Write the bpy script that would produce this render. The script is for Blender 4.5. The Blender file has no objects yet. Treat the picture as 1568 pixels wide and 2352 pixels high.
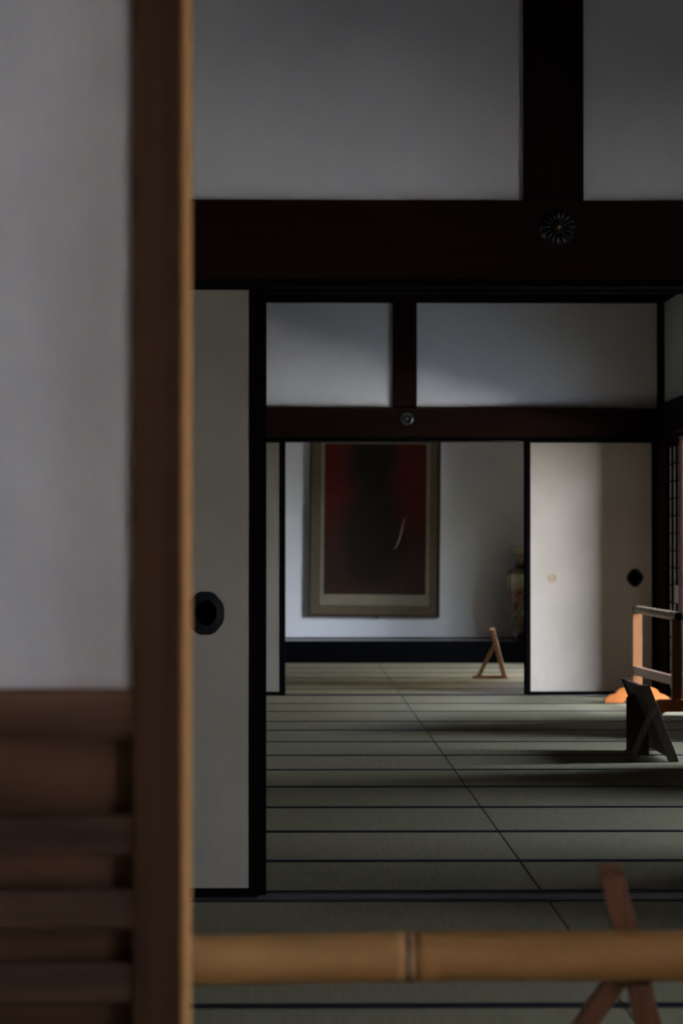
import bpy, bmesh, math, random
from mathutils import Vector, Matrix
random.seed(7)
S = bpy.context.scene
COL = S.collection
PI = math.pi

# ------------------------------------------------------------------ materials
def _mat(name):
    m = bpy.data.materials.new(name); m.use_nodes = True
    nt = m.node_tree
    return m, nt, nt.nodes['Principled BSDF']

def plain(name, col, rough=0.6, spec=0.3, metal=0.0, coat=0.0):
    m, nt, b = _mat(name)
    b.inputs['Base Color'].default_value = (*col, 1)
    b.inputs['Roughness'].default_value = rough
    b.inputs['Specular IOR Level'].default_value = spec
    b.inputs['Metallic'].default_value = metal
    b.inputs['Coat Weight'].default_value = coat
    return m

def noisy(name, c0, c1, scale=(1, 1, 1), nscale=4.0, detail=6.0, lo=.35, hi=.65, rough=.6, spec=.3,
          bump=0.0, bump_scale=None, distort=0.0, coat=0.0, rot=(0, 0, 0)):
    """two colours mixed by a stretched noise in object space"""
    m, nt, b = _mat(name)
    N, L = nt.nodes, nt.links
    tc = N.new('ShaderNodeTexCoord'); mp = N.new('ShaderNodeMapping')
    mp.inputs['Scale'].default_value = scale
    mp.inputs['Rotation'].default_value = rot
    L.new(tc.outputs['Object'], mp.inputs['Vector'])
    nz = N.new('ShaderNodeTexNoise'); nz.inputs['Scale'].default_value = nscale
    nz.inputs['Detail'].default_value = detail; nz.inputs['Distortion'].default_value = distort
    L.new(mp.outputs['Vector'], nz.inputs['Vector'])
    cr = N.new('ShaderNodeValToRGB')
    cr.color_ramp.elements[0].position = lo; cr.color_ramp.elements[0].color = (*c0, 1)
    cr.color_ramp.elements[1].position = hi; cr.color_ramp.elements[1].color = (*c1, 1)
    L.new(nz.outputs['Fac'], cr.inputs['Fac'])
    L.new(cr.outputs['Color'], b.inputs['Base Color'])
    b.inputs['Roughness'].default_value = rough
    b.inputs['Specular IOR Level'].default_value = spec
    b.inputs['Coat Weight'].default_value = coat
    if bump:
        bp = N.new('ShaderNodeBump'); bp.inputs['Strength'].default_value = bump
        bp.inputs['Distance'].default_value = .004
        L.new(nz.outputs['Fac'], bp.inputs['Height']); L.new(bp.outputs['Normal'], b.inputs['Normal'])
    return m

def wood(name, c0, c1, axis='x', rough=.5, spec=.3, g=1.0, coat=0.0):
    sc = {'x': (1.2, 26, 26), 'y': (26, 1.2, 26), 'z': (26, 26, 1.2)}[axis]
    return noisy(name, c0, c1, scale=tuple(s * g for s in sc), nscale=1.6, detail=8, lo=.3, hi=.7,
                 rough=rough, spec=spec, bump=.15, distort=.6, coat=coat)

PLASTER = noisy('white_plaster', (.66, .655, .66), (.72, .715, .72), nscale=3, lo=.2, hi=.8, rough=.9, spec=.1)
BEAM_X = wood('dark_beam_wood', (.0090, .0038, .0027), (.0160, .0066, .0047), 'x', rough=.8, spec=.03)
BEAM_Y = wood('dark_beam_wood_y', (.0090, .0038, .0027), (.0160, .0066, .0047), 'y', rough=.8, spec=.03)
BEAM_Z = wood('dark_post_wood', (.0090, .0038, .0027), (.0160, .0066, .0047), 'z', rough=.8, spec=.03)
LACQUER = plain('black_lacquer', (.0016, .0016, .0019), rough=.7, spec=.02)
SILLWOOD = wood('sill_wood', (.042, .032, .029), (.07, .053, .048), 'x', rough=.5)
CEIL = wood('ceiling_board', (.06, .043, .031), (.10, .074, .053), 'y', rough=.7)
TATAMI = noisy('tatami_rush', (.172, .148, .091), (.213, .184, .117), scale=(60, 3, 3), nscale=1.5, detail=4, lo=.3, hi=.7,
               rough=.9, spec=.04)
TATAMI_B = noisy('tatami_rush_aged', (.178, .150, .093), (.217, .184, .118), scale=(60, 3, 3), nscale=1.5, detail=4, lo=.3, hi=.7,
                 rough=.9, spec=.04)
HERI = noisy('indigo_cloth', (.006, .0055, .009), (.010, .009, .0135), nscale=60, rough=.85, spec=.1)
BAMBOO = noisy('bamboo_skin', (.58, .295, .10), (.70, .40, .16), scale=(1.2, 14, 14), nscale=2.0, lo=.25, hi=.75, rough=.42, spec=.35)
BAMBOO_NODE = noisy('bamboo_node', (.36, .18, .075), (.55, .35, .2), scale=(9, 5, 5), nscale=3, rough=.55)
DOORWOOD = wood('door_wood', (.042, .022, .0125), (.078, .043, .026), 'z', rough=.8, spec=.05, g=.6)
DOORWOOD_X = wood('door_batten_wood', (.062, .036, .024), (.165, .096, .066), 'x', rough=.8, spec=.05, g=.5)
BATTEN = wood('door_batten_wood_dark', (.036, .022, .015), (.10, .06, .043), 'x', rough=.75, spec=.05, g=.5)
LIT_EDGE = wood('lit_edge_wood', (.21, .105, .036), (.27, .14, .055), 'z', rough=.8, spec=.05, g=.6)  # light on the door's edge painted in as paler wood
ORANGE_Z = wood('honey_wood', (.18, .068, .0205), (.225, .089, .029), 'z', rough=.48, g=.7)
ORANGE_X = wood('honey_wood_x', (.42, .118, .022), (.52, .155, .031), 'x', rough=.48, g=.7)
RAILWOOD = wood('rail_wood', (.22, .12, .075), (.33, .19, .12), 'y', rough=.45, g=.7)
STANDWOOD = wood('stand_wood', (.17, .074, .039), (.30, .135, .075), 'z', rough=.55)
STAND_LIGHT = wood('stand_wood_light', (.40, .175, .078), (.56, .275, .14), 'z', rough=.55)
SIGNWOOD = wood('weathered_dark_wood', (.065, .045, .032), (.125, .09, .067), 'z', rough=.65)
BRACEWOOD = wood('dark_brace_wood', (.085, .048, .032), (.15, .09, .062), 'z', rough=.65)
VERANDA = wood('veranda_board', (.12, .10, .082), (.18, .15, .125), 'y', rough=.4)
SUGIDO = wood('cedar_panel', (.74, .56, .45), (.86, .69, .58), 'z', rough=.6, g=.5)
GRAVEL = noisy('raked_gravel', (.165, .163, .158), (.217, .215, .21), nscale=30, rough=.95, spec=.1)
BLOCKER_GREEN = noisy('blocker_green', (.010, .011, .009), (.020, .021, .017), nscale=6, rough=.9, spec=.1)
BRONZE = noisy('dark_bronze', (.005, .006, .007), (.011, .012, .014), nscale=40, rough=.27, spec=.4)
BRASS = plain('worn_brass', (.16, .11, .045), rough=.3, metal=1.0)
IRON = noisy('black_iron', (.003, .0035, .0045), (.006, .0065, .008), nscale=30, rough=.55, spec=.10)
ALCOVE = wood('alcove_board', (.16, .15, .135), (.24, .225, .20), 'x', rough=.35)

def fusuma_paper(name, c0, c1, stain, seed, zfade=.62):
    """aged off-white paper with brush-like streaks and low stains"""
    m, nt, b = _mat(name)
    N, L = nt.nodes, nt.links
    tc = N.new('ShaderNodeTexCoord')
    mp = N.new('ShaderNodeMapping'); mp.inputs['Location'].default_value = (seed, seed, seed)
    mp.inputs['Scale'].default_value = (1.4, 1.4, 1.0)
    L.new(tc.outputs['Object'], mp.inputs['Vector'])
    n1 = N.new('ShaderNodeTexNoise'); n1.inputs['Scale'].default_value = 3.0; n1.inputs['Detail'].default_value = 5
    L.new(mp.outputs['Vector'], n1.inputs['Vector'])
    cr = N.new('ShaderNodeValToRGB')
    cr.color_ramp.elements[0].position = .3; cr.color_ramp.elements[0].color = (*c0, 1)
    cr.color_ramp.elements[1].position = .7; cr.color_ramp.elements[1].color = (*c1, 1)
    L.new(n1.outputs['Fac'], cr.inputs['Fac'])
    # curved smudges
    mp2 = N.new('ShaderNodeMapping'); mp2.inputs['Rotation'].default_value = (0, .5, 0)
    mp2.inputs['Location'].default_value = (seed * 2, 0, seed)
    mp2.inputs['Scale'].default_value = (9, 9, 2.4)
    L.new(tc.outputs['Object'], mp2.inputs['Vector'])
    n2 = N.new('ShaderNodeTexNoise'); n2.inputs['Scale'].default_value = 1.3; n2.inputs['Detail'].default_value = 7
    n2.inputs['Distortion'].default_value = 1.6
    L.new(mp2.outputs['Vector'], n2.inputs['Vector'])
    r2 = N.new('ShaderNodeValToRGB')
    r2.color_ramp.elements[0].position = .56; r2.color_ramp.elements[0].color = (0, 0, 0, 1)
    r2.color_ramp.elements[1].position = .72; r2.color_ramp.elements[1].color = (1, 1, 1, 1)
    L.new(n2.outputs['Fac'], r2.inputs['Fac'])
    sx = N.new('ShaderNodeSeparateXYZ'); L.new(tc.outputs['Object'], sx.inputs['Vector'])
    mr = N.new('ShaderNodeMapRange'); mr.inputs['From Min'].default_value = zfade; mr.inputs['From Max'].default_value = .1
    mr.inputs['To Min'].default_value = .0; mr.inputs['To Max'].default_value = .55; mr.clamp = True
    L.new(sx.outputs['Z'], mr.inputs['Value'])
    mul = N.new('ShaderNodeMath'); mul.operation = 'MULTIPLY'
    L.new(r2.outputs['Color'], mul.inputs[0]); L.new(mr.outputs['Result'], mul.inputs[1])
    mx = N.new('ShaderNodeMix'); mx.data_type = 'RGBA'
    L.new(mul.outputs['Value'], mx.inputs['Factor'])
    L.new(cr.outputs['Color'], mx.inputs[6]); mx.inputs[7].default_value = (*stain, 1)
    L.new(mx.outputs[2], b.inputs['Base Color'])
    b.inputs['Roughness'].default_value = .75; b.inputs['Specular IOR Level'].default_value = .2
    return m
PAPER_A = fusuma_paper('aged_paper', (.198, .173, .138), (.232, .205, .167), (.165, .152, .135), 1.3)
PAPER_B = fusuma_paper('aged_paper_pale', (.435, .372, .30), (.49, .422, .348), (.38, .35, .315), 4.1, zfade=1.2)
PATCH = noisy('tan_paper_patch', (.36, .27, .165), (.44, .34, .22), nscale=20, rough=.8)

def shoji_paper(name, col, trans):
    m, nt, b = _mat(name)
    N, L = nt.nodes, nt.links
    out = N['Material Output']
    d = N.new('ShaderNodeBsdfDiffuse'); t = N.new('ShaderNodeBsdfTranslucent'); mx = N.new('ShaderNodeMixShader')
    tc = N.new('ShaderNodeTexCoord'); mp = N.new('ShaderNodeMapping'); mp.inputs['Scale'].default_value = (9, 9, 3)
    nz = N.new('ShaderNodeTexNoise'); nz.inputs['Scale'].default_value = 1.6; nz.inputs['Detail'].default_value = 6
    cr = N.new('ShaderNodeValToRGB')
    cr.color_ramp.elements[0].position = .25; cr.color_ramp.elements[0].color = (*[c * .86 for c in col], 1)
    cr.color_ramp.elements[1].position = .75; cr.color_ramp.elements[1].color = (*col, 1)
    L.new(tc.outputs['Object'], mp.inputs['Vector']); L.new(mp.outputs['Vector'], nz.inputs['Vector'])
    L.new(nz.outputs['Fac'], cr.inputs['Fac'])
    L.new(cr.outputs['Color'], d.inputs['Color']); L.new(cr.outputs['Color'], t.inputs['Color'])
    mx.inputs['Fac'].default_value = trans
    L.new(d.outputs[0], mx.inputs[1]); L.new(t.outputs[0], mx.inputs[2]); L.new(mx.outputs[0], out.inputs['Surface'])
    return m
SHOJI = shoji_paper('shoji_paper', (.70, .69, .66), .10)
SHOJI_NEAR = shoji_paper('door_paper', (.64, .675, .74), .07)

# ------------------------------------------------------------------ mesh helpers
def box(bm, x0, x1, y0, y1, z0, z1):
    vs = [bm.verts.new((x, y, z)) for x in (x0, x1) for y in (y0, y1) for z in (z0, z1)]
    for f in ((0, 1, 3, 2), (4, 6, 7, 5), (0, 4, 5, 1), (2, 3, 7, 6), (0, 2, 6, 4), (1, 5, 7, 3)):
        bm.faces.new([vs[i] for i in f])
    return vs

def prism(bm, pts, axis, a0, a1):
    """extrude a 2D outline; axis 'y': pts=(x,z); axis 'x': pts=(y,z); axis 'z': pts=(x,y)"""
    def P(p, a):
        return {'y': (p[0], a, p[1]), 'x': (a, p[0], p[1]), 'z': (p[0], p[1], a)}[axis]
    A = [bm.verts.new(P(p, a0)) for p in pts]; B = [bm.verts.new(P(p, a1)) for p in pts]
    bm.faces.new(A); bm.faces.new(list(reversed(B)))
    n = len(pts)
    for i in range(n):
        bm.faces.new((A[i], B[i], B[(i + 1) % n], A[(i + 1) % n]))

def lathe(bm, prof, seg=48, axis='z', c=(0, 0, 0), cap=True):
    """prof: list of (r, t) along the axis"""
    rings = []
    for r, t in prof:
        ring = []
        for k in range(seg):
            a = 2 * PI * k / seg
            u, v = r * math.cos(a), r * math.sin(a)
            p = {'z': (u, v, t), 'x': (t, u, v), 'y': (u, t, v)}[axis]
            ring.append(bm.verts.new((p[0] + c[0], p[1] + c[1], p[2] + c[2])))
        rings.append(ring)
    for A, B in zip(rings, rings[1:]):
        for k in range(seg):
            bm.faces.new((A[k], A[(k + 1) % seg], B[(k + 1) % seg], B[k]))
    if cap:
        bm.faces.new(rings[0]); bm.faces.new(rings[-1])

def bar(bm, p, q, w, y0, y1):
    """slanting bar in the XZ plane from p to q (x,z), width w across, from y0 to y1, ends cut level"""
    p, q = Vector(p), Vector(q); d = (q - p).normalized()
    hx = w / 2 / max(.25, abs(d.y))
    prism(bm, [(p.x - hx, p.y), (p.x + hx, p.y), (q.x + hx, q.y), (q.x - hx, q.y)], 'y', y0, y1)

def mk(name, bm, mat, parent=None, origin=(0, 0, 0), bevel=0.0, smooth=False, seg=2):
    """link one mesh object; vertices are given in world space, origin = the object's own origin.
    a child takes its parent's origin as its own"""
    if parent is not None:
        origin = parent['_o']
    o_ = Vector(origin)
    for v in bm.verts:
        v.co -= o_
    bmesh.ops.recalc_face_normals(bm, faces=bm.faces)
    if bevel:
        es = [e for e in bm.edges if len(e.link_faces) == 2 and e.calc_face_angle(0) > .5]
        bmesh.ops.bevel(bm, geom=es, offset=bevel, segments=seg, profile=.6, affect='EDGES', clamp_overlap=True)
    me = bpy.data.meshes.new(name); bm.to_mesh(me); bm.free()
    me.materials.append(mat)
    if smooth:
        for p in me.polygons: p.use_smooth = True
    o = bpy.data.objects.new(name, me); COL.objects.link(o)
    if parent is not None:
        o.parent = parent
    else:
        o.location = o_
    o['_o'] = tuple(o_)
    return o

def NB(): return bmesh.new()

def empty(name, loc, label, cat, group=None):
    o = bpy.data.objects.new(name, None); COL.objects.link(o)
    o.empty_display_size = .05; o.location = loc; o['_o'] = tuple(loc)
    tag(o, label, cat, group)
    return o

def tag(o, label, cat, group=None):
    o['label'] = label; o['category'] = cat
    if group: o['group'] = group
    return o

def struct(name, bm, mat, label, cat, bevel=0.0, parent=None, origin=(0, 0, 0)):
    o = mk(name, bm, mat, parent, origin, bevel)
    if parent is None:
        o['kind'] = 'structure'; tag(o, label, cat)
    return o

_tr = [0]
def trim(boxes, mat, label, cat='beam', bevel=.004):
    _tr[0] += 1
    bm = NB()
    for b in boxes: box(bm, *b)
    return struct('trim_%d' % _tr[0], bm, mat, label, cat, bevel)

# ------------------------------------------------------------------ setting: floor, walls, ceiling
XL, XR = -3.0, 2.6          # left wall, right wall (garden side) of the three rooms
W1, W2, TK = 7.96, 19.2, 24.76

bm = NB()
box(bm, XL, 2.595, 4.17, 24.8, -.20, -.05)                       # subfloor below the mats
box(bm, XL, -1.138, 5.095, 24.74, -.05, -.001)                   # matting out of sight on the left
box(bm, XL, 2.595, 4.17, 5.09, -.05, -.001)
struct('floor', bm, TATAMI, 'floor of pale rush matting under the three rooms', 'floor')

bm = NB(); box(bm, XL - .1, 2.75, 3.55, 25.9, 2.95, 3.05)
struct('ceiling', bm, CEIL, 'dark wooden ceiling over the rooms', 'ceiling')

# partition with the near doorway (plaster above the lintel, closed bay far left)
bm = NB()
box(bm, XL, 2.6, 7.926, W1 + .10, 2.03, 2.95)
struct('wall_front', bm, PLASTER, 'white plaster wall above the nearest dark crossbeam', 'wall')
bm = NB(); box(bm, XL, 2.6, 19.126, W2 + .11, 2.02, 2.80)
struct('wall_middle', bm, PLASTER, 'white plaster band above the second doorway', 'wall')
bm = NB()
box(bm, -1.4, 2.52, 25.66, 25.76, .10, 2.95)
struct('wall_back', bm, PLASTER, 'white plaster back wall of the raised alcove behind the painting', 'wall')
bm = NB()
box(bm, 2.49, 2.60, 24.80, 25.76, .0, 2.95)                     # alcove side wall
box(bm, -1.4, -1.28, 24.80, 25.76, .0, 2.95)
box(bm, XL, -1.28, 24.78, 24.86, 0, 2.95)
box(bm, -1.28, 2.49, 24.80, 24.86, 2.30, 2.95)
struct('wall_alcove', bm, PLASTER, 'white plaster side walls and lintel wall of the alcove', 'wall')
bm = NB(); box(bm, XR, XR + .08, 3.9, 24.8, 1.86, 2.95)
struct('wall_right', bm, PLASTER, 'white plaster band on the garden side above the sliding screens', 'wall')
bm = NB(); box(bm, XL - .08, XL, 3.6, 25.9, 0, 2.95)
struct('wall_left', bm, PAPER_A, 'closed paper partition on the left of the rooms', 'wall')
# closed bay left of the first and second doorway
bm = NB(); box(bm, XL, -1.00, 8.0, 8.05, .0, 2.03); box(bm, XL, -.98, 19.21, 19.25, 0, 2.03)
struct('wall_left_bays', bm, PAPER_A, 'closed paper partitions left of both doorways', 'wall')

# near crossbeam wall: nageshi, kamoi, tsuka, sill
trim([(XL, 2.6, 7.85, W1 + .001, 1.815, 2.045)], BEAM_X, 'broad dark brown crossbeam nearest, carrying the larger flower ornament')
bm = NB()                                                         # grooved lintel
prism(bm, [(7.885, 1.797), (7.975, 1.797), (7.975, 1.814), (8.012, 1.814), (8.012, 1.797), (8.022, 1.797), (8.022, 1.814),
           (8.06, 1.814), (8.06, 1.797), (8.12, 1.797), (8.12, 1.85), (7.885, 1.85)], 'x', XL, 2.6)
_tr[0] += 1
struct('trim_%d' % _tr[0], bm, LACQUER, 'grooved black lintel under the nearest crossbeam', 'lintel')
trim([(.663, .839, 7.905, W1 + .05, 2.045, 2.95)], BEAM_Z, 'thick dark upright post standing on the nearest crossbeam', 'post')
bm = NB()
prism(bm, [(7.905, -.05), (7.905, -.002), (7.978, -.002), (7.978, -.007), (8.010, -.007), (8.010, -.002), (8.026, -.002),
           (8.026, -.007), (8.058, -.007), (8.058, -.002), (8.108, -.002), (8.108, -.05)], 'x', XL, 2.595)
_tr[0] += 1
struct('trim_%d' % _tr[0], bm, SILLWOOD, 'grooved wooden threshold under the nearest doorway', 'threshold')
trim([(XL, 2.6, 8.07, 8.18, 1.83, 2.045)], BEAM_X, 'dark crossbeam on the far face of the nearest partition')
bm = NB(); box(bm, XL, 2.6, 8.06, 8.13, 2.045, 2.95)
struct('wall_front_rear', bm, PLASTER, 'white plaster on the far face of the nearest partition', 'wall')

# second partition
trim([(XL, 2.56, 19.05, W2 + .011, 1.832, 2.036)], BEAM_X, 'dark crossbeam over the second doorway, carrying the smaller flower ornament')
bm = NB()
prism(bm, [(19.10, 1.802), (19.172, 1.802), (19.172, 1.816), (19.207, 1.816), (19.207, 1.802), (19.214, 1.802), (19.214, 1.816),
           (19.25, 1.816), (19.25, 1.802), (19.32, 1.802), (19.32, 1.85), (19.10, 1.85)], 'x', XL, 2.56)
_tr[0] += 1
struct('trim_%d' % _tr[0], bm, LACQUER, 'grooved black lintel over the second doorway', 'lintel')
trim([(.672, .842, 19.10, W2 + .02, 2.036, 2.80)], BEAM_Z, 'dark upright post between the white panels above the second doorway', 'post')
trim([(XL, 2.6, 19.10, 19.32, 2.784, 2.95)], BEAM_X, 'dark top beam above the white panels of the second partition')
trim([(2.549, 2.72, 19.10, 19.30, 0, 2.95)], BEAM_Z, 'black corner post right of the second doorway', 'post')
bm = NB()
prism(bm, [(19.145, -.05), (19.145, -.003), (19.174, -.003), (19.174, -.007), (19.206, -.007), (19.206, -.003), (19.216, -.003),
           (19.216, -.007), (19.248, -.007), (19.248, -.003), (19.285, -.003), (19.285, -.05)], 'x', XL, 2.56)
_tr[0] += 1
struct('trim_%d' % _tr[0], bm, SILLWOOD, 'thin wooden threshold under the second doorway', 'threshold')
trim([(XL, 2.56, 19.31, 19.42, 1.832, 2.036)], BEAM_X, 'dark crossbeam on the far face of the second partition')

# garden side
trim([(2.552, 2.62, 8.13, 19.10, 1.83, 2.062)], BEAM_Y, 'dark crossbeam along the garden side of the middle room')
trim([(2.552, 2.62, 3.9, 7.85, 1.83, 2.062)], BEAM_Y, 'dark crossbeam along the garden side of the near room')
trim([(2.552, 2.62, 19.42, 24.8, 1.83, 2.062)], BEAM_Y, 'dark crossbeam along the garden side of the far room')
trim([(2.562, 2.66, 8.13, 19.10, 2.784, 2.95)], BEAM_Y, 'dark top beam along the garden side of the middle room')
trim([(2.58, 2.70, 3.9, 24.8, 1.80, 1.86)], BEAM_Y, 'dark lintel over the sliding screens of the garden side', 'lintel')
trim([(2.595, 2.72, 3.9, 24.8, -.08, -.002)], SILLWOOD, 'wooden threshold under the sliding screens of the garden side', 'threshold')
trim([(2.56, 2.72, 7.90, 8.07, 0, 2.95)], BEAM_Z, 'dark corner post right of the nearest doorway', 'post')
trim([(2.50, 2.66, 24.70, 24.86, 0, 2.95)], BEAM_Z, 'dark corner post beside the alcove', 'post')

# alcove platform
bm = NB(); box(bm, -1.4, 2.50, TK, TK + .11, -.05, .197)
_tr[0] += 1
struct('trim_%d' % _tr[0], bm, LACQUER, 'black lacquered front sill of the raised alcove', 'alcove sill', bevel=.006)
bm = NB(); box(bm, -1.3, 2.50, TK + .11, 25.67, .10, .194)
struct('floor_alcove', bm, ALCOVE, 'grey board floor of the raised alcove', 'alcove floor')
bm = NB(); box(bm, -1.28, 2.49, 25.640, 25.661, .193, .206)
struct('baseboard_back', bm, LACQUER, 'thin black strip at the foot of the alcove wall', 'baseboard')

# ------------------------------------------------------------------ sliding paper doors
_dn = [0]
def fusuma(x0, x1, y0, paper, label, stile=.027, depth=.022, z0=.001, ztop=1.812, top_paper=1.795, bottom=.026):
    """one sliding paper door, room-side face at y0"""
    _dn[0] += 1
    bm = NB(); box(bm, x0 + .01, x1 - .01, y0 + .003, y0 + depth - .003, z0 + .01, ztop - .005)
    d = struct('door_%d' % _dn[0], bm, paper, label, 'sliding door', origin=(x0, y0, 0))
    bm = NB()
    box(bm, x0, x0 + stile, y0, y0 + depth, z0, ztop)
    box(bm, x1 - stile, x1, y0, y0 + depth, z0, ztop)
    box(bm, x0 + stile, x1 - stile, y0, y0 + depth, z0, z0 + bottom)
    box(bm, x0 + stile, x1 - stile, y0, y0 + depth, top_paper, ztop)
    f = mk('frame', bm, LACQUER, d, bevel=.0015); f['label'] = 'black lacquer frame'
    return d

def pull(parent, x, y, z, rx, rz, lobes, name='door_handle'):
    """recessed door pull: lobed rim plate with a sunken oval cup"""
    bm = NB(); n = 96
    def ring(s, dy, lob):
        out = []
        for k in range(n):
            a = 2 * PI * k / n
            m = 1 + (lob * abs(math.sin(lobes / 2 * a)) - lob * .5 if lob else 0)
            out.append(bm.verts.new((x + rx * s * m * math.cos(a), y + dy, z + rz * s * m * math.sin(a))))
        return out
    rs = [ring(1, 0, .035), ring(1, -.004, .035), ring(.93, -.0055, .03), ring(.66, -.004, 0), ring(.62, -.006, 0),
          ring(.57, -.005, 0), ring(.53, .006, 0)]
    for A, B in zip(rs, rs[1:]):
        for k in range(n):
            bm.faces.new((A[k], A[(k + 1) % n], B[(k + 1) % n], B[k]))
    bm.faces.new(rs[-1]); bm.faces.new(rs[0])
    h = mk(name, bm, IRON, parent, smooth=True)
    h['label'] = 'black iron recessed pull'
    return h

def pull_diamond(parent, x, y, z, r, rz):
    """rounded lozenge pull"""
    bm = NB(); n = 80
    def ring(s, dy):
        out = []
        for k in range(n):
            a = 2 * PI * k / n
            m = 1 / (abs(math.cos(a)) ** 1.55 + abs(math.sin(a)) ** 1.55) ** (1 / 1.55)
            out.append(bm.verts.new((x + r * s * m * math.cos(a), y + dy, z + rz * s * m * math.sin(a))))
        return out
    rs = [ring(1, 0), ring(1, -.004), ring(.9, -.0055), ring(.62, -.004), ring(.58, .005)]
    for A, B in zip(rs, rs[1:]):
        for k in range(n):
            bm.faces.new((A[k], A[(k + 1) % n], B[(k + 1) % n], B[k]))
    bm.faces.new(rs[-1]); bm.faces.new(rs[0])
    h = mk('door_handle', bm, IRON, parent, smooth=True); h['label'] = 'black iron recessed pull'
    return h

d = fusuma(-1.045, -.117, 7.985, PAPER_A, 'tall off-white paper door left of the nearest doorway, with a large black oval pull')
pull(d, -.273, 7.988, .838, .056, .0645, 8)
fusuma(-1.02, -.094, 8.03, PAPER_A, 'paper door tucked behind the nearest left door, only its black edge showing')
fusuma(1.66, 2.56, 7.985, PAPER_A, 'off-white paper door at the right of the nearest doorway')
d = fusuma(-1.02, -.098, 19.18, PAPER_A, 'narrow pale paper door left of the second doorway, right of the black door edge', stile=.032, depth=.024)
fusuma(-1.00, -.089, 19.219, PAPER_A, 'paper door behind the left door of the second doorway', stile=.03)
d = fusuma(1.622, 2.549, 19.18, PAPER_B, 'bright off-white paper door right of the second doorway, with a black lozenge pull and a tan patch', stile=.032, depth=.024)
pull_diamond(d, 2.398, 19.183, .834, .060, .066)
bm = NB(); lathe(bm, [(.0335, 19.1836), (.0335, 19.1822), (.031, 19.1818)], 40, 'y', (1.806, 0, .832))
p = mk('paper_patch', bm, PATCH, d); p['label'] = 'round tan paper patch'
fusuma(1.610, 2.54, 19.219, PAPER_A, 'paper door behind the bright right door of the second doorway', stile=.03)

# ------------------------------------------------------------------ lattice paper screens on the garden side
_wn = [0]
def shoji(y0, y1, x=2.618, label='', cat='paper screen', cols=4, rows=14, depth=.006):
    _wn[0] += 1
    bm = NB(); box(bm, x + .012, x + .0135, y0 + .01, y1 - .01, .02, 1.80)
    w = struct('window_%d' % _wn[0], bm, SHOJI, label, cat, origin=(x, y0, 0))
    bm = NB()
    box(bm, x - .014, x + .016, y0, y0 + .034, .0, 1.805); box(bm, x - .014, x + .016, y1 - .034, y1, .0, 1.805)
    box(bm, x - .014, x + .016, y0 + .034, y1 - .034, .0, .055); box(bm, x - .014, x + .016, y0 + .034, y1 - .034, 1.755, 1.805)
    mk('frame', bm, BEAM_Z, w, bevel=.0015)
    bm = NB(); z0, z1 = .055, 1.755
    for k in range(1, cols):
        yy = y0 + .034 + (y1 - y0 - .068) * k / cols
        box(bm, x - depth, x + .0115, yy - .005, yy + .005, z0, z1)
    for k in range(1, rows):
        zz = z0 + (z1 - z0) * k / rows
        box(bm, x - depth - .0005, x + .0115, y0 + .034, y1 - .034, zz - .0045, zz + .0045)
    mk('lattice', bm, BEAM_Z, w)
    return w
w = shoji(18.41, 19.09, cols=3, depth=.0065, label='dark lattice paper screen in the corner right of the bright paper door')
bm = NB(); box(bm, 2.6015, 2.6040, 18.447, 18.62, .665, .79)
p = mk('paper_patch', bm, SHOJI, w); p['label'] = 'white paper square filling one lattice cell'

SHUT = [(15.9, 16.8, 'beside the near leg of the rack'), (14.25, 15.9, 'right of the dark sign stand'), (12.4, 13.1, 'before the second light gap'),
        (11.6, 12.4, 'at the centre of the middle room'), (10.5, 11.6, 'after the third light gap'), 
        (8.07, 9.3, 'against the near corner post'), (24.0, 24.70, 'against the alcove post'),
        (20.45, 21.3, 'in the far room'), (19.30, 20.45, 'behind the second corner post'), (7.1, 7.9, 'against the near room corner'),
        (6.35, 7.1, 'in the near room'), (5.6, 6.35, 'after the light gap of the near room'), (3.9, 4.65, 'next to the entrance')]
for a, b, where in SHUT:
    shoji(a, b, label='closed lattice paper screen ' + where)

# ------------------------------------------------------------------ outside: verandas, roof, garden
GAPS_OPEN = [(-2.0, -1.8), (2.88, 3.45), (4.1, 4.72), (9.1, 10.15), (13.3, 13.9), (16.1, 17.75), (18.6, 19.05), (21.4, 23.6)]  # gaps between added shutters, placed to shape the bands of light
GAPS_CLOSED = [(GAPS_OPEN[i][1], GAPS_OPEN[i + 1][0]) for i in range(len(GAPS_OPEN) - 1)] + [(23.6, 26.5), (-3.1, -2.0)]
bm = NB()
for k in range(11):
    box(bm, 2.72 + k * .1, 2.816 + k * .1, -1.5, 26.5, -.11, -.07)
struct('veranda_floor', bm, VERANDA, 'plank veranda along the garden side', 'veranda')
bm = NB()
for k in range(56):
    box(bm, -3.1 + k * .104, -3.0 + k * .104, -1.0, 4.16, -.11, -.07)
struct('veranda_floor_front', bm, VERANDA, 'plank veranda before the near room', 'veranda')
bm = NB()
prism(bm, [(2.66, 2.95), (2.66, 3.05), (3.95, 2.80), (3.95, 2.70)], 'y', -3.4, 26.6)
struct('roof_side', bm, CEIL, 'wooden eaves over the garden veranda', 'roof')
bm = NB()
prism(bm, [(3.56, 2.95), (3.56, 3.05), (-3.3, 2.75), (-3.3, 2.65)], 'x', -6.0, 2.66)
struct('roof_front', bm, CEIL, 'wooden eaves over the front veranda', 'roof')
bm = NB(); box(bm, -40, 60, -40, 60, -.9, -.75)
struct('garden_ground', bm, GRAVEL, 'pale raked gravel of the garden', 'ground')
bm = NB(); box(bm, -9, 3.9, -3.1, -3.0, -.9, 2.70); box(bm, -6, -5.9, -3.1, 3.6, -.9, 3.0)
struct('light_blocking_fence', bm, SIGNWOOD, 'dark board fence added to cut the light on the front veranda', 'fence')  # unseen, added to shut out light from the front
bm = NB(); n = 60
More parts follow.
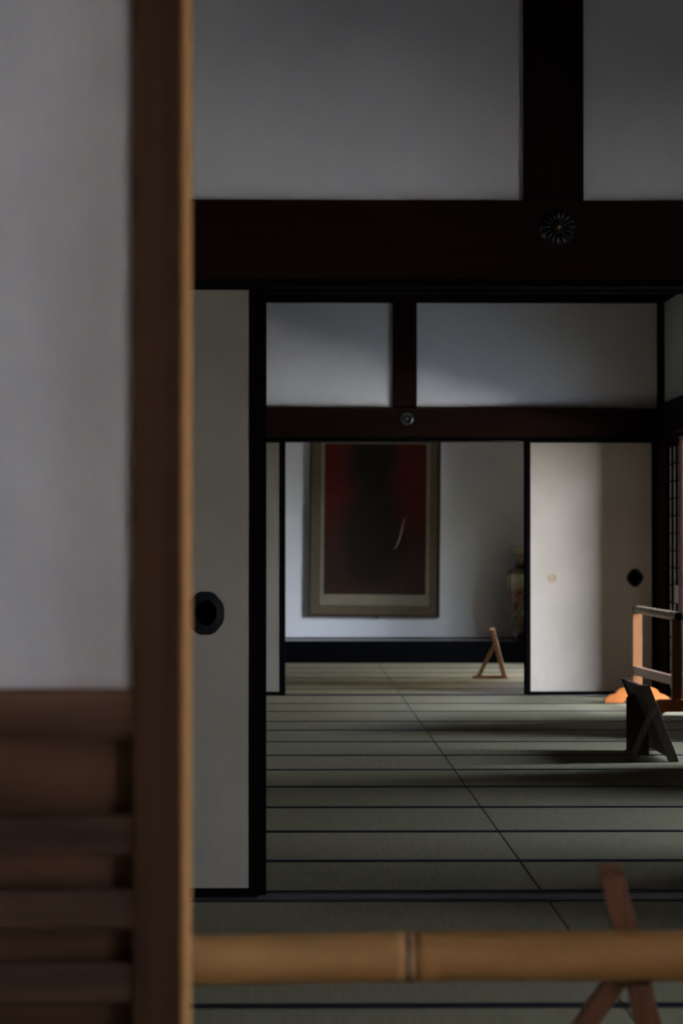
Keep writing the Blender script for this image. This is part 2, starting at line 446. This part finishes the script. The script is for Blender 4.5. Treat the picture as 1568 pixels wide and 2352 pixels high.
hp = [[bm.verts.new((x_ + random.uniform(-.3, .3), -8 + k * .8, z_ + (random.uniform(-.25, .25) if z_ > 0 else 0))) for k in range(n)]
      for x_, z_ in ((19, -.8), (18.8, 1.0), (19.2, 1.7), (20.6, 1.9), (21.4, 1.2), (21.2, -.8))]
for P_, Q_ in zip(hp, hp[1:]):
    for k in range(n - 1): bm.faces.new((P_[k], P_[k + 1], Q_[k + 1], Q_[k]))
def blocker_bush(ya, yb, h, dx=0):
    n = int((yb - ya) / .35) + 1
    rows_ = [[bm.verts.new((x_ + dx + random.uniform(-.12, .12), ya + (yb - ya) * k / (n - 1), z_ + (random.uniform(-.15, .15) if z_ > 0 else 0)))
              for k in range(n)] for x_, z_ in ((6.5, -.8), (6.4, 1.0), (6.7, h - .4), (7.8, h), (8.8, -.8))]
    for P_, Q_ in zip(rows_, rows_[1:]):
        for k in range(n - 1): bm.faces.new((P_[k], P_[k + 1], Q_[k + 1], Q_[k]))
blocker_bush(7.6, 10.8, 2.9, -1.3); blocker_bush(16.0, 18.4, 4.0); blocker_bush(21.8, 31.0, 5.5, -.3)  # added planting that keeps low sky light out of the rooms
struct('light_blocking_hedge', bm, BLOCKER_GREEN, 'dark hedge and bushes added to block low light from the garden', 'hedge')
bm = NB()
for a, b in GAPS_CLOSED: box(bm, 3.86, 3.90, a, b, -.11, 2.74)
for a, b in GAPS_OPEN: box(bm, 3.86, 3.90, a, b, 2.5, 2.74)
struct('light_shaping_shutters', bm, VERANDA, 'board shutters added along the veranda edge to shape the daylight', 'shutters')
bm = NB(); box(bm, 2.637, 3.85, 19.16, 19.20, -.07, 2.6)
box(bm, 2.74, 3.85, 14.98, 15.02, -.07, 2.6)  # unseen partition, added to block light towards the second doorway
struct('door_veranda', bm, SUGIDO, 'pale cedar board door at the right edge, plus an added light-blocking partition', 'wooden door')
bm = NB(); box(bm, -6, XL - .08, 3.6, 3.7, -.1, 3.0); box(bm, -3.08, -1.02, 3.62, 3.70, -.1, 2.95); box(bm, -1.02, 2.6, 3.62, 3.70, 1.84, 2.95)
struct('wall_entrance', bm, PLASTER, 'plaster wall over and left of the entrance', 'wall')
trim([(-1.02, 2.6, 3.56, 3.70, 1.80, 1.84)], BEAM_X, 'dark lintel over the entrance', 'lintel')
trim([(2.56, 2.70, 3.56, 3.90, -.07, 2.95)], BEAM_Z, 'dark post right of the entrance', 'post')

# ------------------------------------------------------------------ near door leaf (left foreground)
YD = 3.60
_k = YD / 3.9
X0, XS, XE, XF = -1.02, -.2385 * _k, -.1695 * _k, -.1555 * _k      # left end, stile, stile end, painted lit edge
bm = NB(); box(bm, X0 + .05, XS + .002, YD + .014, YD + .020, .80, 1.79)
dr = struct('door_entrance', bm, SHOJI_NEAR, 'large out-of-focus sliding door in the left foreground, white above and wooden below', 'sliding door', origin=(X0, YD, 0))
bm = NB(); box(bm, XS, XE, YD, YD + .05, -.02, 1.80)
o = mk('stile', bm, DOORWOOD, dr, bevel=.003); o['label'] = 'brown wooden edge post'
bm = NB(); box(bm, X0, X0 + .055, YD, YD + .034, -.02, 1.80); mk('stile', bm, DOORWOOD, dr, bevel=.003)
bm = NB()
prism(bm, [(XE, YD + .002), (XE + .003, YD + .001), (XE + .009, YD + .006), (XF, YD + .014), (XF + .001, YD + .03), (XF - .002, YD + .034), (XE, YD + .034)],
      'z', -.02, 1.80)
o = mk('lit_edge_strip', bm, LIT_EDGE, dr); o['label'] = 'wooden edge strip, paler colour standing for its lit side'
bm = NB(); box(bm, X0 + .055, XS, YD + .003, YD + .031, 1.775, 1.80); mk('top_rail', bm, DOORWOOD_X, dr)
z_ = lambda z: 1.02 + (z - 1.02) * _k
bm = NB(); box(bm, X0 + .055, XS, YD + .002, YD + .045, z_(.752), z_(.822)); mk('middle_rail', bm, DOORWOOD_X, dr, bevel=.002)
bm = NB(); box(bm, X0 + .055, XS, YD + .042, YD + .047, -.02, z_(.755)); mk('lower_panel', bm, DOORWOOD_X, dr)
zt = .639
while z_(zt) > 0:
    bm = NB(); box(bm, X0 + .055, XS, YD + .001, YD + .043, z_(zt - .055), z_(zt)); mk('batten', bm, BATTEN, dr, bevel=.002)
    zt -= .106

# ------------------------------------------------------------------ tatami mats
ORD = ['first', 'second', 'third', 'fourth', 'fifth', 'sixth', 'seventh', 'eighth', 'ninth', 'tenth', 'eleventh', 'twelfth']
ROWS2 = [8.108, 8.912, 9.848, 10.78, 11.725, 12.637, 13.53, 14.493, 15.43, 16.23, 17.246, 18.136, 19.145]
ROWS3 = [19.285, 20.045, 20.926, 21.843, 22.76, 23.627, 24.76]
ROWS1 = [5.095, 6.073, 6.985, 7.905]
COLS = [(-1.138, .7295, 'left'), (.7325, 2.595, 'right')]
SEAM_BULGE = .004
def tatami(x0, x1, y0, y1, label, group, mat):
    g = .0015
    nx, sag = 8, SEAM_BULGE
    bm = NB()
    box(bm, x0, x1, y0 + g, y1 - g, -.05, 0)
    bmesh.ops.recalc_face_normals(bm, faces=bm.faces)
    t = mk('tatami_mat', bm, mat, None, ((x0 + x1) / 2, (y0 + y1) / 2, 0), bevel=.004)
    tag(t, label, 'tatami mat', group)
    for a, b in ((y0 + g, y0 + .033), (y1 - .033, y1 - g)):
        bm = NB(); box(bm, x0 + .001, x1 - .001, a, b, -.045, .0016)
        mk('cloth_border', bm, HERI, t, bevel=.0008)
    return t
def lay(rows, fmt, group):
    n = len(rows) - 1
    for i in range(n):
        for (x0, x1, side) in COLS:
            t = tatami(x0, x1, rows[i], rows[i + 1], fmt(i, side), group, TATAMI if (i * 3 + (side == 'left')) % 4 else TATAMI_B)
            t.rotation_euler.z = random.uniform(-.0006, .0006)
lay(ROWS1, lambda i, s: 'rush mat of the near room, %s row before the near threshold, %s of the seam' % (ORD[2 - i], s), 'tatami mats of the near room')
lay(ROWS2, lambda i, s: 'rush mat of the middle room, %s row beyond the near threshold, %s of the seam' % (ORD[i], s), 'tatami mats of the middle room')
lay(ROWS3, lambda i, s: 'rush mat of the far room, %s row from the alcove sill, %s of the seam' % (ORD[5 - i], s), 'tatami mats of the far room')

# ------------------------------------------------------------------ flower ornaments on the crossbeams
def rosette(x, y, z, R, label):
    t = empty('flower_ornament', (x, y, z), label, 'nail cover', 'flower ornaments on the crossbeams')
    bm = NB(); lathe(bm, [(R * .98, y), (R * .98, y - .004), (R * .80, y - .009), (R * .2, y - .011)], 64, 'y', (x, 0, z))
    mk('backing_disc', bm, BRONZE, t, smooth=False)
    N_ = 16
    for k in range(N_):
        a = 2 * PI * k / N_
        bm = NB()
        bmesh.ops.create_uvsphere(bm, u_segments=14, v_segments=10, radius=1)
        M = (Matrix.Translation((x + math.cos(a) * R * .66, y - .009, z + math.sin(a) * R * .66)) @ Matrix.Rotation(-a, 4, 'Y')
             @ Matrix.Diagonal((R * .36, .0075, R * .115, 1)))
        bmesh.ops.transform(bm, matrix=M, verts=bm.verts)
        mk('petal', bm, BRONZE, t, smooth=True)
    bm = NB(); lathe(bm, [(R * .30, y - .008), (R * .29, y - .014), (R * .20, y - .021), (R * .09, y - .0245), (.0005, y - .0255)], 40, 'y', (x, 0, z), cap=False)
    b = mk('boss', bm, BRASS, t, smooth=True); b['label'] = 'small worn brass boss'
    return t
rosette(.757, 7.85, 1.966, .0545, 'larger dark bronze flower ornament on the nearest crossbeam')
rosette(.762, 19.05, 1.960, .054, 'smaller-looking dark flower ornament on the crossbeam over the second doorway')

# ------------------------------------------------------------------ bamboo pole
A = Vector((-.62, 4.686, .313)); B = Vector((1.45, 4.686, .322))
pole = empty('bamboo_pole', tuple(A), 'thick yellow bamboo pole lying level across the foreground', 'bamboo pole')
def bamboo_part(name, x0, x1, r0, r1, mat, bow=None):
    bm = NB(); prof = []
    n = 24
    for k in range(n + 1):
        f = k / n
        prof.append((r0 + (r1 - r0) * f if bow is None else bow(f), x0 + (x1 - x0) * f))
    lathe(bm, prof, 56, 'x', (0, A.y, 0))
    for v in bm.verts:
        f = (v.co.x - A.x) / (B.x - A.x)
        v.co.z += A.z + (B.z - A.z) * f + .0022 * math.sin(v.co.x * 5)
    return mk(name, bm, mat, pole, smooth=True)
nodes = [-.27, .193, .70, 1.2]
ends = [A.x] + nodes + [B.x]
for i in range(len(ends) - 1):
    a = ends[i] + (.008 if i else 0); b = ends[i + 1] - (.008 if i < len(ends) - 2 else 0)
    rr = .0428 + .0016 * i / 5
    bamboo_part('internode', a, b, rr, rr, BAMBOO, lambda f, rr=rr: rr + .0012 * (abs(2 * f - 1) ** 6))
for i, xn in enumerate(nodes):
    h = .0020 if xn != .425 else .0006
    rr = .0440 + .0016 * i / 5
    bamboo_part('node_ring', xn - .009, xn + .009, rr, rr, BAMBOO_NODE if xn != .425 else BAMBOO,
                lambda f, rr=rr, h=h: rr + h * math.sin(PI * min(1, f * 1.0)) * (1.0 if f > .5 else .55) - (.0014 if .30 < f < .42 else 0))

# ------------------------------------------------------------------ small A-shaped stands
def a_stand(name, y0, y1, foot, top, brace_top, brace_foot, base, wu, wb, mat, label, base_h=.024):
    t = empty(name, (foot[0], (y0 + y1) / 2, 0), label, 'wooden stand')
    bm = NB(); bar(bm, foot, top, wu, y0, y1)
    for v in bm.verts:
        if v.co.z > top[1] - .001 and v.co.y < y0 + .001: v.co.z -= .016
    mk('upright', bm, mat, t, bevel=.0015)
    ym = (y0 + y1) / 2; h = (y1 - y0) * .36
    bm = NB(); bar(bm, brace_foot, brace_top, wb, ym - h, ym + h); mk('brace', bm, mat, t, bevel=.0015)
    bm = NB(); box(bm, base[0], base[1], ym - h - .002, ym + h + .002, 0.0015, base_h); mk('base_bar', bm, mat, t, bevel=.0015)
    return t
st = a_stand('barrier_stand', 4.735, 4.795, (.664, .0015), (.551, .466), (.590, .305), (.374, .0016), (.352, .655), .042, .034, STANDWOOD,
             'brown wooden stand behind the bamboo pole at bottom right, crossed legs')
bm = NB(); lathe(bm, [(.008, 4.7345), (.008, 4.76)], 20, 'y', (.583, 0, .3195)); mk('peg', bm, STANDWOOD, st)
bm = NB(); box(bm, .586, .606, 4.650, 4.737, .266, .2738); mk('hook', bm, STANDWOOD, st)
a_stand('barrier_stand', 21.67, 21.72, (1.662, .0015), (1.560, .406), (1.586, .285), (1.442, .0016), (1.402, 1.648), .037, .031, STAND_LIGHT,
        'small reddish wooden stand in the far room before the black alcove sill')

# ------------------------------------------------------------------ dark sign stand
t = empty('sign_stand', (1.75, 13.3, 0), 'small dark wooden sign stand on the mats before the rack', 'sign stand')
bm = NB(); bar(bm, (1.822, .0016), (1.680, .372), .046, 13.07, 13.105); mk('upright', bm, SIGNWOOD, t, bevel=.002)
bm = NB(); bar(bm, (1.822, .0016), (1.680, .372), .046, 13.80, 13.835); mk('upright', bm, SIGNWOOD, t, bevel=.002)
bm = NB(); bar(bm, (1.806, .022), (1.678, .366), .022, 13.106, 13.80); mk('sign_board', bm, SIGNWOOD, t, bevel=.002)
bm = NB(); bar(bm, (1.612, .0016), (1.722, .262), .028, 13.065, 13.10); b_ = mk('brace', bm, BRACEWOOD, t, bevel=.002); b_['label'] = 'slightly redder brown brace'
bm = NB()
prism(bm, [(1.644, .0016), (1.757, .0016), (1.757, .11), (1.698, .285), (1.672, .315), (1.644, .287)], 'y', 13.50, 13.52)
mk('end_panel', bm, SIGNWOOD, t, bevel=.002)
bm = NB(); box(bm, 1.640, 1.655, 13.09, 13.52, .012, .03); mk('stretcher', bm, SIGNWOOD, t)

# ------------------------------------------------------------------ wooden rack with cloud-shaped feet
rk = empty('low_rack', (2.32, 17.46, 0), 'low honey-coloured wooden rack with cloud-shaped feet and a wrapped top bar', 'rack')
def cloud(cx, yc, th=.085, w=.225, hgt=.10):
    half = [(1.0, 0), (.99, .14), (.95, .30), (.885, .44), (.80, .54), (.72, .585), (.665, .60), (.655, .66), (.625, .78), (.575, .89), (.51, .965), (.43, 1.0)]
    arch = [(.29, .24), (.35, .22), (.40, .14), (.42, 0)]
    pts = [(cx - w * a, .0018 + hgt * b) for a, b in half] + [(cx + w * a, .0018 + hgt * b) for a, b in reversed(half)]
    pts += [(cx + w * a, .0018 + hgt * b) for a, b in reversed(arch)] + [(cx - w * a, .0018 + hgt * b) for a, b in arch]
    bm = NB(); prism(bm, pts, 'y', yc - th / 2, yc + th / 2)
    return bm
for (cx, yc) in ((2.290, 18.215), (2.353, 16.76)):
    mk('foot', cloud(cx, yc), ORANGE_X, rk)
    bm = NB(); box(bm, cx - .031, cx + .031, yc - .022, yc + .022, .098, .604); mk('post', bm, ORANGE_Z, rk, bevel=.003)
bm = NB()
def X_at(y): return 2.353 + (2.290 - 2.353) * (y - 16.76) / (18.215 - 16.76)
vs = box(bm, 0, 1, 0, 1, 0, 1)
for v in vs:
    yy = 16.782 + v.co.y * (18.193 - 16.782)
    v.co = Vector((X_at(yy) - .028 + v.co.x * .034, yy, .189 + v.co.z * .058))
mk('rail', bm, RAILWOOD, rk, bevel=.003)
WRAP = noisy('wrapped_bar', (.24, .16, .10), (.42, .31, .21), scale=(20, 3, 20), nscale=2, rough=.5)
nb = 10
y0, y1 = 16.70, 18.27
for k in range(nb):
    a = y0 + (y1 - y0) * k / nb; b = y0 + (y1 - y0) * (k + 1) / nb
    bm = NB(); prof = []
    for j in range(9):
        f = j / 8
        prof.append((.0215 + .0062 * math.sin(PI * min(1, max(0, f))) ** .45, a + (b - a) * f))
    lathe(bm, prof, 32, 'y', (0, 0, 0))
    for v in bm.verts:
        v.co.x += X_at(v.co.y) + .004; v.co.z += .6285 - .018 * (18.27 - v.co.y) / 1.57 * .6
    mk('top_bar_section', bm, WRAP, rk, smooth=True)
bm = NB(); lathe(bm, [(.0255, 16.690), (.0265, 16.694), (.0265, 16.708), (.0245, 16.712)], 32, 'y', (X_at(16.70) + .004, 0, .618)); mk('end_cap', bm, LACQUER, rk)
bm = NB(); lathe(bm, [(.0245, 18.258), (.0265, 18.262), (.0265, 18.276), (.0255, 18.28)], 32, 'y', (X_at(18.27) + .004, 0, .6285)); mk('end_cap', bm, LACQUER, rk)

# ------------------------------------------------------------------ framed painting in the alcove
pt = empty('framed_painting', (.735, 25.655, 1.30), 'large framed dark red painting on the white alcove wall', 'painting')
def PB(x0, x1, y0, y1, z0, z1):
    bm = NB(); box(bm, x0, x1, y0, y1, z0, z1); return bm
FX0, FX1, FZ0, FZ1 = .108, 1.352, .400, 2.26
fw = .026
FRAME = wood('dark_frame_wood', (.028, .02, .014), (.05, .035, .024), 'z', rough=.45)
MAT_OUT = noisy('tan_silk', (.09, .066, .036), (.112, .083, .046), nscale=25, rough=.8)
MAT_IN = noisy('cream_paper_border', (.18, .152, .10), (.215, .182, .12), nscale=12, rough=.8)
bm = NB()
for b in ((FX0, FX0 + fw, FZ0, FZ1), (FX1 - fw, FX1, FZ0, FZ1), (FX0 + fw, FX1 - fw, FZ0, FZ0 + .024), (FX0 + fw, FX1 - fw, FZ1 - fw, FZ1)):
    box(bm, b[0], b[1], 25.605, 25.655, b[2], b[3])
mk('frame', bm, FRAME, pt, bevel=.006)
def window_frame(x0, x1, z0, z1, l, r, bt, tp, ya, yb):
    bm = NB()
    box(bm, x0, x0 + l, ya, yb, z0, z1); box(bm, x1 - r, x1, ya, yb, z0, z1)
    box(bm, x0 + l, x1 - r, ya, yb, z0, z0 + bt); box(bm, x0 + l, x1 - r, ya, yb, z1 - tp, z1)
    return bm
ix0, ix1, iz0, iz1 = FX0 + fw, FX1 - fw, FZ0 + .024, FZ1 - fw
mk('outer_mount', window_frame(ix0, ix1, iz0, iz1, .082, .075, .086, .09, 25.620, 25.650), MAT_OUT, pt)
jx0, jx1, jz0, jz1 = ix0 + .082, ix1 - .075, iz0 + .086, iz1 - .09
mk('inner_mount', window_frame(jx0, jx1, jz0, jz1, .034, .034, .103, .10, 25.624, 25.648), MAT_IN, pt)

def picture_mat():
    """dark red ground with a broad near-black robed mass, generic"""
    m, nt, b = _mat('dark_red_painting')
    N, L = nt.nodes, nt.links
    tc = N.new('ShaderNodeTexCoord')
    nz = N.new('ShaderNodeTexNoise'); nz.inputs['Scale'].default_value = 5; nz.inputs['Detail'].default_value = 6
    L.new(tc.outputs['Object'], nz.inputs['Vector'])
    def blob(cx, cz, sx, sz, a, bb):
        mp = N.new('ShaderNodeMapping'); mp.vector_type = 'TEXTURE'
        mp.inputs['Location'].default_value = (cx, 0, cz); mp.inputs['Scale'].default_value = (sx, 1, sz)
        L.new(tc.outputs['Object'], mp.inputs['Vector'])
        sep = N.new('ShaderNodeSeparateXYZ'); L.new(mp.outputs['Vector'], sep.inputs['Vector'])
        cmb = N.new('ShaderNodeCombineXYZ'); L.new(sep.outputs['X'], cmb.inputs['X']); L.new(sep.outputs['Z'], cmb.inputs['Z'])
        ln = N.new('ShaderNodeVectorMath'); ln.operation = 'LENGTH'; L.new(cmb.outputs['Vector'], ln.inputs[0])
        ad = N.new('ShaderNodeMath'); ad.operation = 'MULTIPLY_ADD'; ad.inputs[1].default_value = .5
        L.new(nz.outputs['Fac'], ad.inputs[0]); L.new(ln.outputs['Value'], ad.inputs[2])
        mr = N.new('ShaderNodeMapRange'); mr.inputs['From Min'].default_value = a; mr.inputs['From Max'].default_value = bb
        mr.inputs['To Min'].default_value = 1; mr.inputs['To Max'].default_value = 0
        L.new(ad.outputs['Value'], mr.inputs['Value'])
        return mr.outputs['Result']
    base = N.new('ShaderNodeValToRGB')
    base.color_ramp.elements[0].position = .3; base.color_ramp.elements[0].color = (.062, .0095, .007, 1)
    base.color_ramp.elements[1].position = .75; base.color_ramp.elements[1].color = (.090, .0155, .012, 1)
    L.new(nz.outputs['Fac'], base.inputs['Fac'])
    cur = base.outputs['Color']
    for fac, col in ((blob(0, -.60, .80, .62, 1.0, 1.7), (0.0357, 0.0187, 0.0127)), (blob(-.02, -.1, .27, .75, .9, 1.5), (0.0187, 0.0129, 0.0102)),
                     (blob(-.02, .62, .25, .34, .95, 1.45), (0.0170, 0.0129, 0.0109)), (blob(.0, -.85, .6, .25, .6, 1.5), (0.0467, 0.0231, 0.0165))):
        mx = N.new('ShaderNodeMix'); mx.data_type = 'RGBA'
        L.new(fac, mx.inputs['Factor']); L.new(cur, mx.inputs[6]); mx.inputs[7].default_value = (*col, 1)
        cur = mx.outputs[2]
    L.new(cur, b.inputs['Base Color'])
    b.inputs['Roughness'].default_value = .7; b.inputs['Specular IOR Level'].default_value = .08
    return m
kx0, kx1, kz0, kz1 = jx0 + .034, jx1 - .034, jz0 + .103, jz1 - .10
mk('picture', PB(kx0, kx1, 25.626, 25.645, kz0, kz1), picture_mat(), pt)
# pale curved line on the picture
PALE_CURVE = noisy('pale_curve_colour', (.22, .19, .18), (.34, .31, .31), nscale=30, rough=.7)
bm = NB(); prev = None; n = 26
for k in range(n + 1):
    f = k / n
    px = .905 + .105 * f ** .75; pz = 1.045 + .30 * f ** 1.5
    wd = .0045 * math.sin(PI * min(1, .06 + .9 * f)) ** .8 + .0006
    row = [bm.verts.new((px - wd, y, pz + wd * .6)) for y in (25.6225, 25.6262)] + [bm.verts.new((px + wd, y, pz - wd * .6)) for y in (25.6262, 25.6225)]
    if prev:
        for i in range(4):
            bm.faces.new((prev[i], prev[(i + 1) % 4], row[(i + 1) % 4], row[i]))
    else: bm.faces.new(row)
    prev = row
bm.faces.new(prev)
o = mk('pale_curve', bm, PALE_CURVE, pt); o['label'] = 'pale curved line'
bm = NB(); box(bm, .742, .768, 25.612, 25.645, .392, .402); mk('hook', bm, LACQUER, pt, bevel=.002)
pt.rotation_euler.y = math.radians(.55)

# ------------------------------------------------------------------ tall vase
def vase_mat():
    m, nt, b = _mat('painted_porcelain')
    N, L = nt.nodes, nt.links
    tc = N.new('ShaderNodeTexCoord'); sx = N.new('ShaderNodeSeparateXYZ'); L.new(tc.outputs['Object'], sx.inputs['Vector'])
    vo = N.new('ShaderNodeTexVoronoi'); vo.inputs['Scale'].default_value = 17
    nz = N.new('ShaderNodeTexNoise'); nz.inputs['Scale'].default_value = 14; nz.inputs['Detail'].default_value = 5; nz.inputs['Distortion'].default_value = 1.2
    L.new(tc.outputs['Object'], vo.inputs['Vector']); L.new(tc.outputs['Object'], nz.inputs['Vector'])
    flo = N.new('ShaderNodeValToRGB'); e = flo.color_ramp.elements
    e[0].position = .36; e[0].color = (.035, .02, .012, 1); e[1].position = .66; e[1].color = (.30, .24, .14, 1)
    for p, c in ((.44, (.16, .05, .03)), (.52, (.24, .13, .08)), (.58, (.07, .07, .035))):
        k = e.new(p); k.color = (*c, 1)
    L.new(nz.outputs['Fac'], flo.inputs['Fac'])
    # zones by height: bands of cream, dark bands, flowers
    zr = N.new('ShaderNodeValToRGB'); zr.color_ramp.interpolation = 'LINEAR'
    z = zr.color_ramp.elements
    z[0].position = 0; z[0].color = (1, 1, 1, 1); z[1].position = 1; z[1].color = (.0, 0, 0, 1)
    for p, v in ((.50, 1), (.60, .35), (.645, .05), (.69, .0), (.70, .9), (.74, .9), (.745, .7), (.915, .7), (.92, 0)):
        k = z.new(p); k.color = (v, v, v, 1)
    mr = N.new('ShaderNodeMapRange'); mr.inputs['From Min'].default_value = 0; mr.inputs['From Max'].default_value = .885
    L.new(sx.outputs['Z'], mr.inputs['Value']); L.new(mr.outputs['Result'], zr.inputs['Fac'])
    mx = N.new('ShaderNodeMix'); mx.data_type = 'RGBA'
    L.new(zr.outputs['Color'], mx.inputs['Factor']); mx.inputs[6].default_value = (.36, .33, .19, 1); L.new(flo.outputs['Color'], mx.inputs[7])
    bd = N.new('ShaderNodeValToRGB'); bd.color_ramp.interpolation = 'CONSTANT'
    q = bd.color_ramp.elements; q[0].position = 0; q[0].color = (.25, .2, .18, 1); q[1].position = .05; q[1].color = (1, 1, 1, 1)
    for p, c in ((.745, (.18, .17, .14)), (.805, (.9, .9, .9)), (.815, (.4, .4, .36)), (.83, (1, 1, 1))):
        k = q.new(p); k.color = (*c, 1)
    L.new(mr.outputs['Result'], bd.inputs['Fac'])
    m2 = N.new('ShaderNodeMix'); m2.data_type = 'RGBA'; m2.blend_type = 'MULTIPLY'; m2.inputs['Factor'].default_value = 1
    L.new(mx.outputs[2], m2.inputs[6]); L.new(bd.outputs['Color'], m2.inputs[7])
    L.new(m2.outputs[2], b.inputs['Base Color'])
    b.inputs['Roughness'].default_value = .14; b.inputs['Specular IOR Level'].default_value = .5
    return m
VX, VY = 2.140, 25.20
bm = NB()
prof = [(.13, .194), (.150, .196), (.150, .235), (.142, .245), (.133, .262), (.140, .30), (.158, .40), (.178, .52), (.192, .64), (.198, .73),
        (.199, .79), (.194, .815), (.180, .838), (.150, .858), (.128, .872), (.118, .885), (.116, .90), (.111, .94), (.112, .985), (.120, 1.01),
        (.142, 1.030), (.166, 1.046), (.170, 1.056), (.164, 1.066), (.150, 1.066), (.125, 1.03), (.10, .98), (.10, .90)]
lathe(bm, prof, 64, 'z', (VX, VY, 0), cap=False)
v = mk('tall_vase', bm, vase_mat(), None, (VX, VY, .194), smooth=True)
tag(v, 'tall painted porcelain vase in the dim right end of the alcove', 'vase')

# ------------------------------------------------------------------ light: overcast sky over the garden
w = bpy.data.worlds.new('sky'); S.world = w; w.use_nodes = True
nt = w.node_tree; N, L = nt.nodes, nt.links
bg = N['Background']
tc = N.new('ShaderNodeTexCoord'); sx = N.new('ShaderNodeSeparateXYZ'); L.new(tc.outputs['Generated'], sx.inputs['Vector'])
cr = N.new('ShaderNodeValToRGB')
e = cr.color_ramp.elements
e[0].position = 0.0; e[0].color = (1.06, 1.13, 1.24, 1)
e[1].position = .6; e[1].color = (.70, .87, 1.15, 1)
k = e.new(.12); k.color = (.90, 1.01, 1.19, 1)
L.new(sx.outputs['Z'], cr.inputs['Fac']); L.new(cr.outputs['Color'], bg.inputs['Color'])
bg.inputs['Strength'].default_value = 42.0

sun = bpy.data.lights.new('sun', 'SUN'); sun.energy = 1600.0; sun.angle = math.radians(3); sun.color = (1.0, .98, .98)
so = bpy.data.objects.new('sun', sun); COL.objects.link(so); so.location = (10, 10, 12)
so.rotation_euler = Vector((1.75, -.45, -1.0)).to_track_quat('-Z', 'Y').to_euler()

def portal(name, loc, rot, sx_, sy_):
    l = bpy.data.lights.new(name, 'AREA'); l.shape = 'RECTANGLE'; l.size = sx_; l.size_y = sy_
    l.cycles.is_portal = True
    o = bpy.data.objects.new(name, l); COL.objects.link(o); o.location = loc; o.rotation_euler = rot
    return o
portal('garden_daylight', (2.75, 14.3, .95), (PI / 2, 0, PI / 2), 20.8, 1.9)      # faces -X
portal('entrance_daylight', (.75, 3.45, .92), (PI / 2, 0, PI), 3.8, 1.84)          # faces +Y

# ------------------------------------------------------------------ camera
cam = bpy.data.cameras.new('camera'); co = bpy.data.objects.new('camera', cam); COL.objects.link(co)
f_px = 6200.0
cam.sensor_fit = 'VERTICAL'; cam.sensor_height = 36; cam.sensor_width = 24
cam.lens = 36 * f_px / 2352
co.location = (0, 0, 1.02)
co.rotation_euler = (PI / 2 + math.atan(91 / f_px), 0, -math.atan(100 / f_px))
cam.clip_start = .05; cam.clip_end = 200
cam.dof.use_dof = True; cam.dof.focus_distance = 10.5; cam.dof.aperture_fstop = 5.0
S.camera = co

S.view_settings.view_transform = 'Standard'; S.view_settings.look = 'None'
S.view_settings.gamma = 1.0; S.view_settings.use_curve_mapping = False
S.view_settings.exposure = 0.0
c = S.cycles
c.use_denoising = True
try: c.denoiser = 'OPENIMAGEDENOISE'
except Exception: pass
c.max_bounces = 12; c.diffuse_bounces = 8; c.glossy_bounces = 4; c.transmission_bounces = 6
c.sample_clamp_indirect = 0.0
c.caustics_reflective = False; c.caustics_refractive = False
for o in S.objects:
    if '_o' in o: del o['_o']
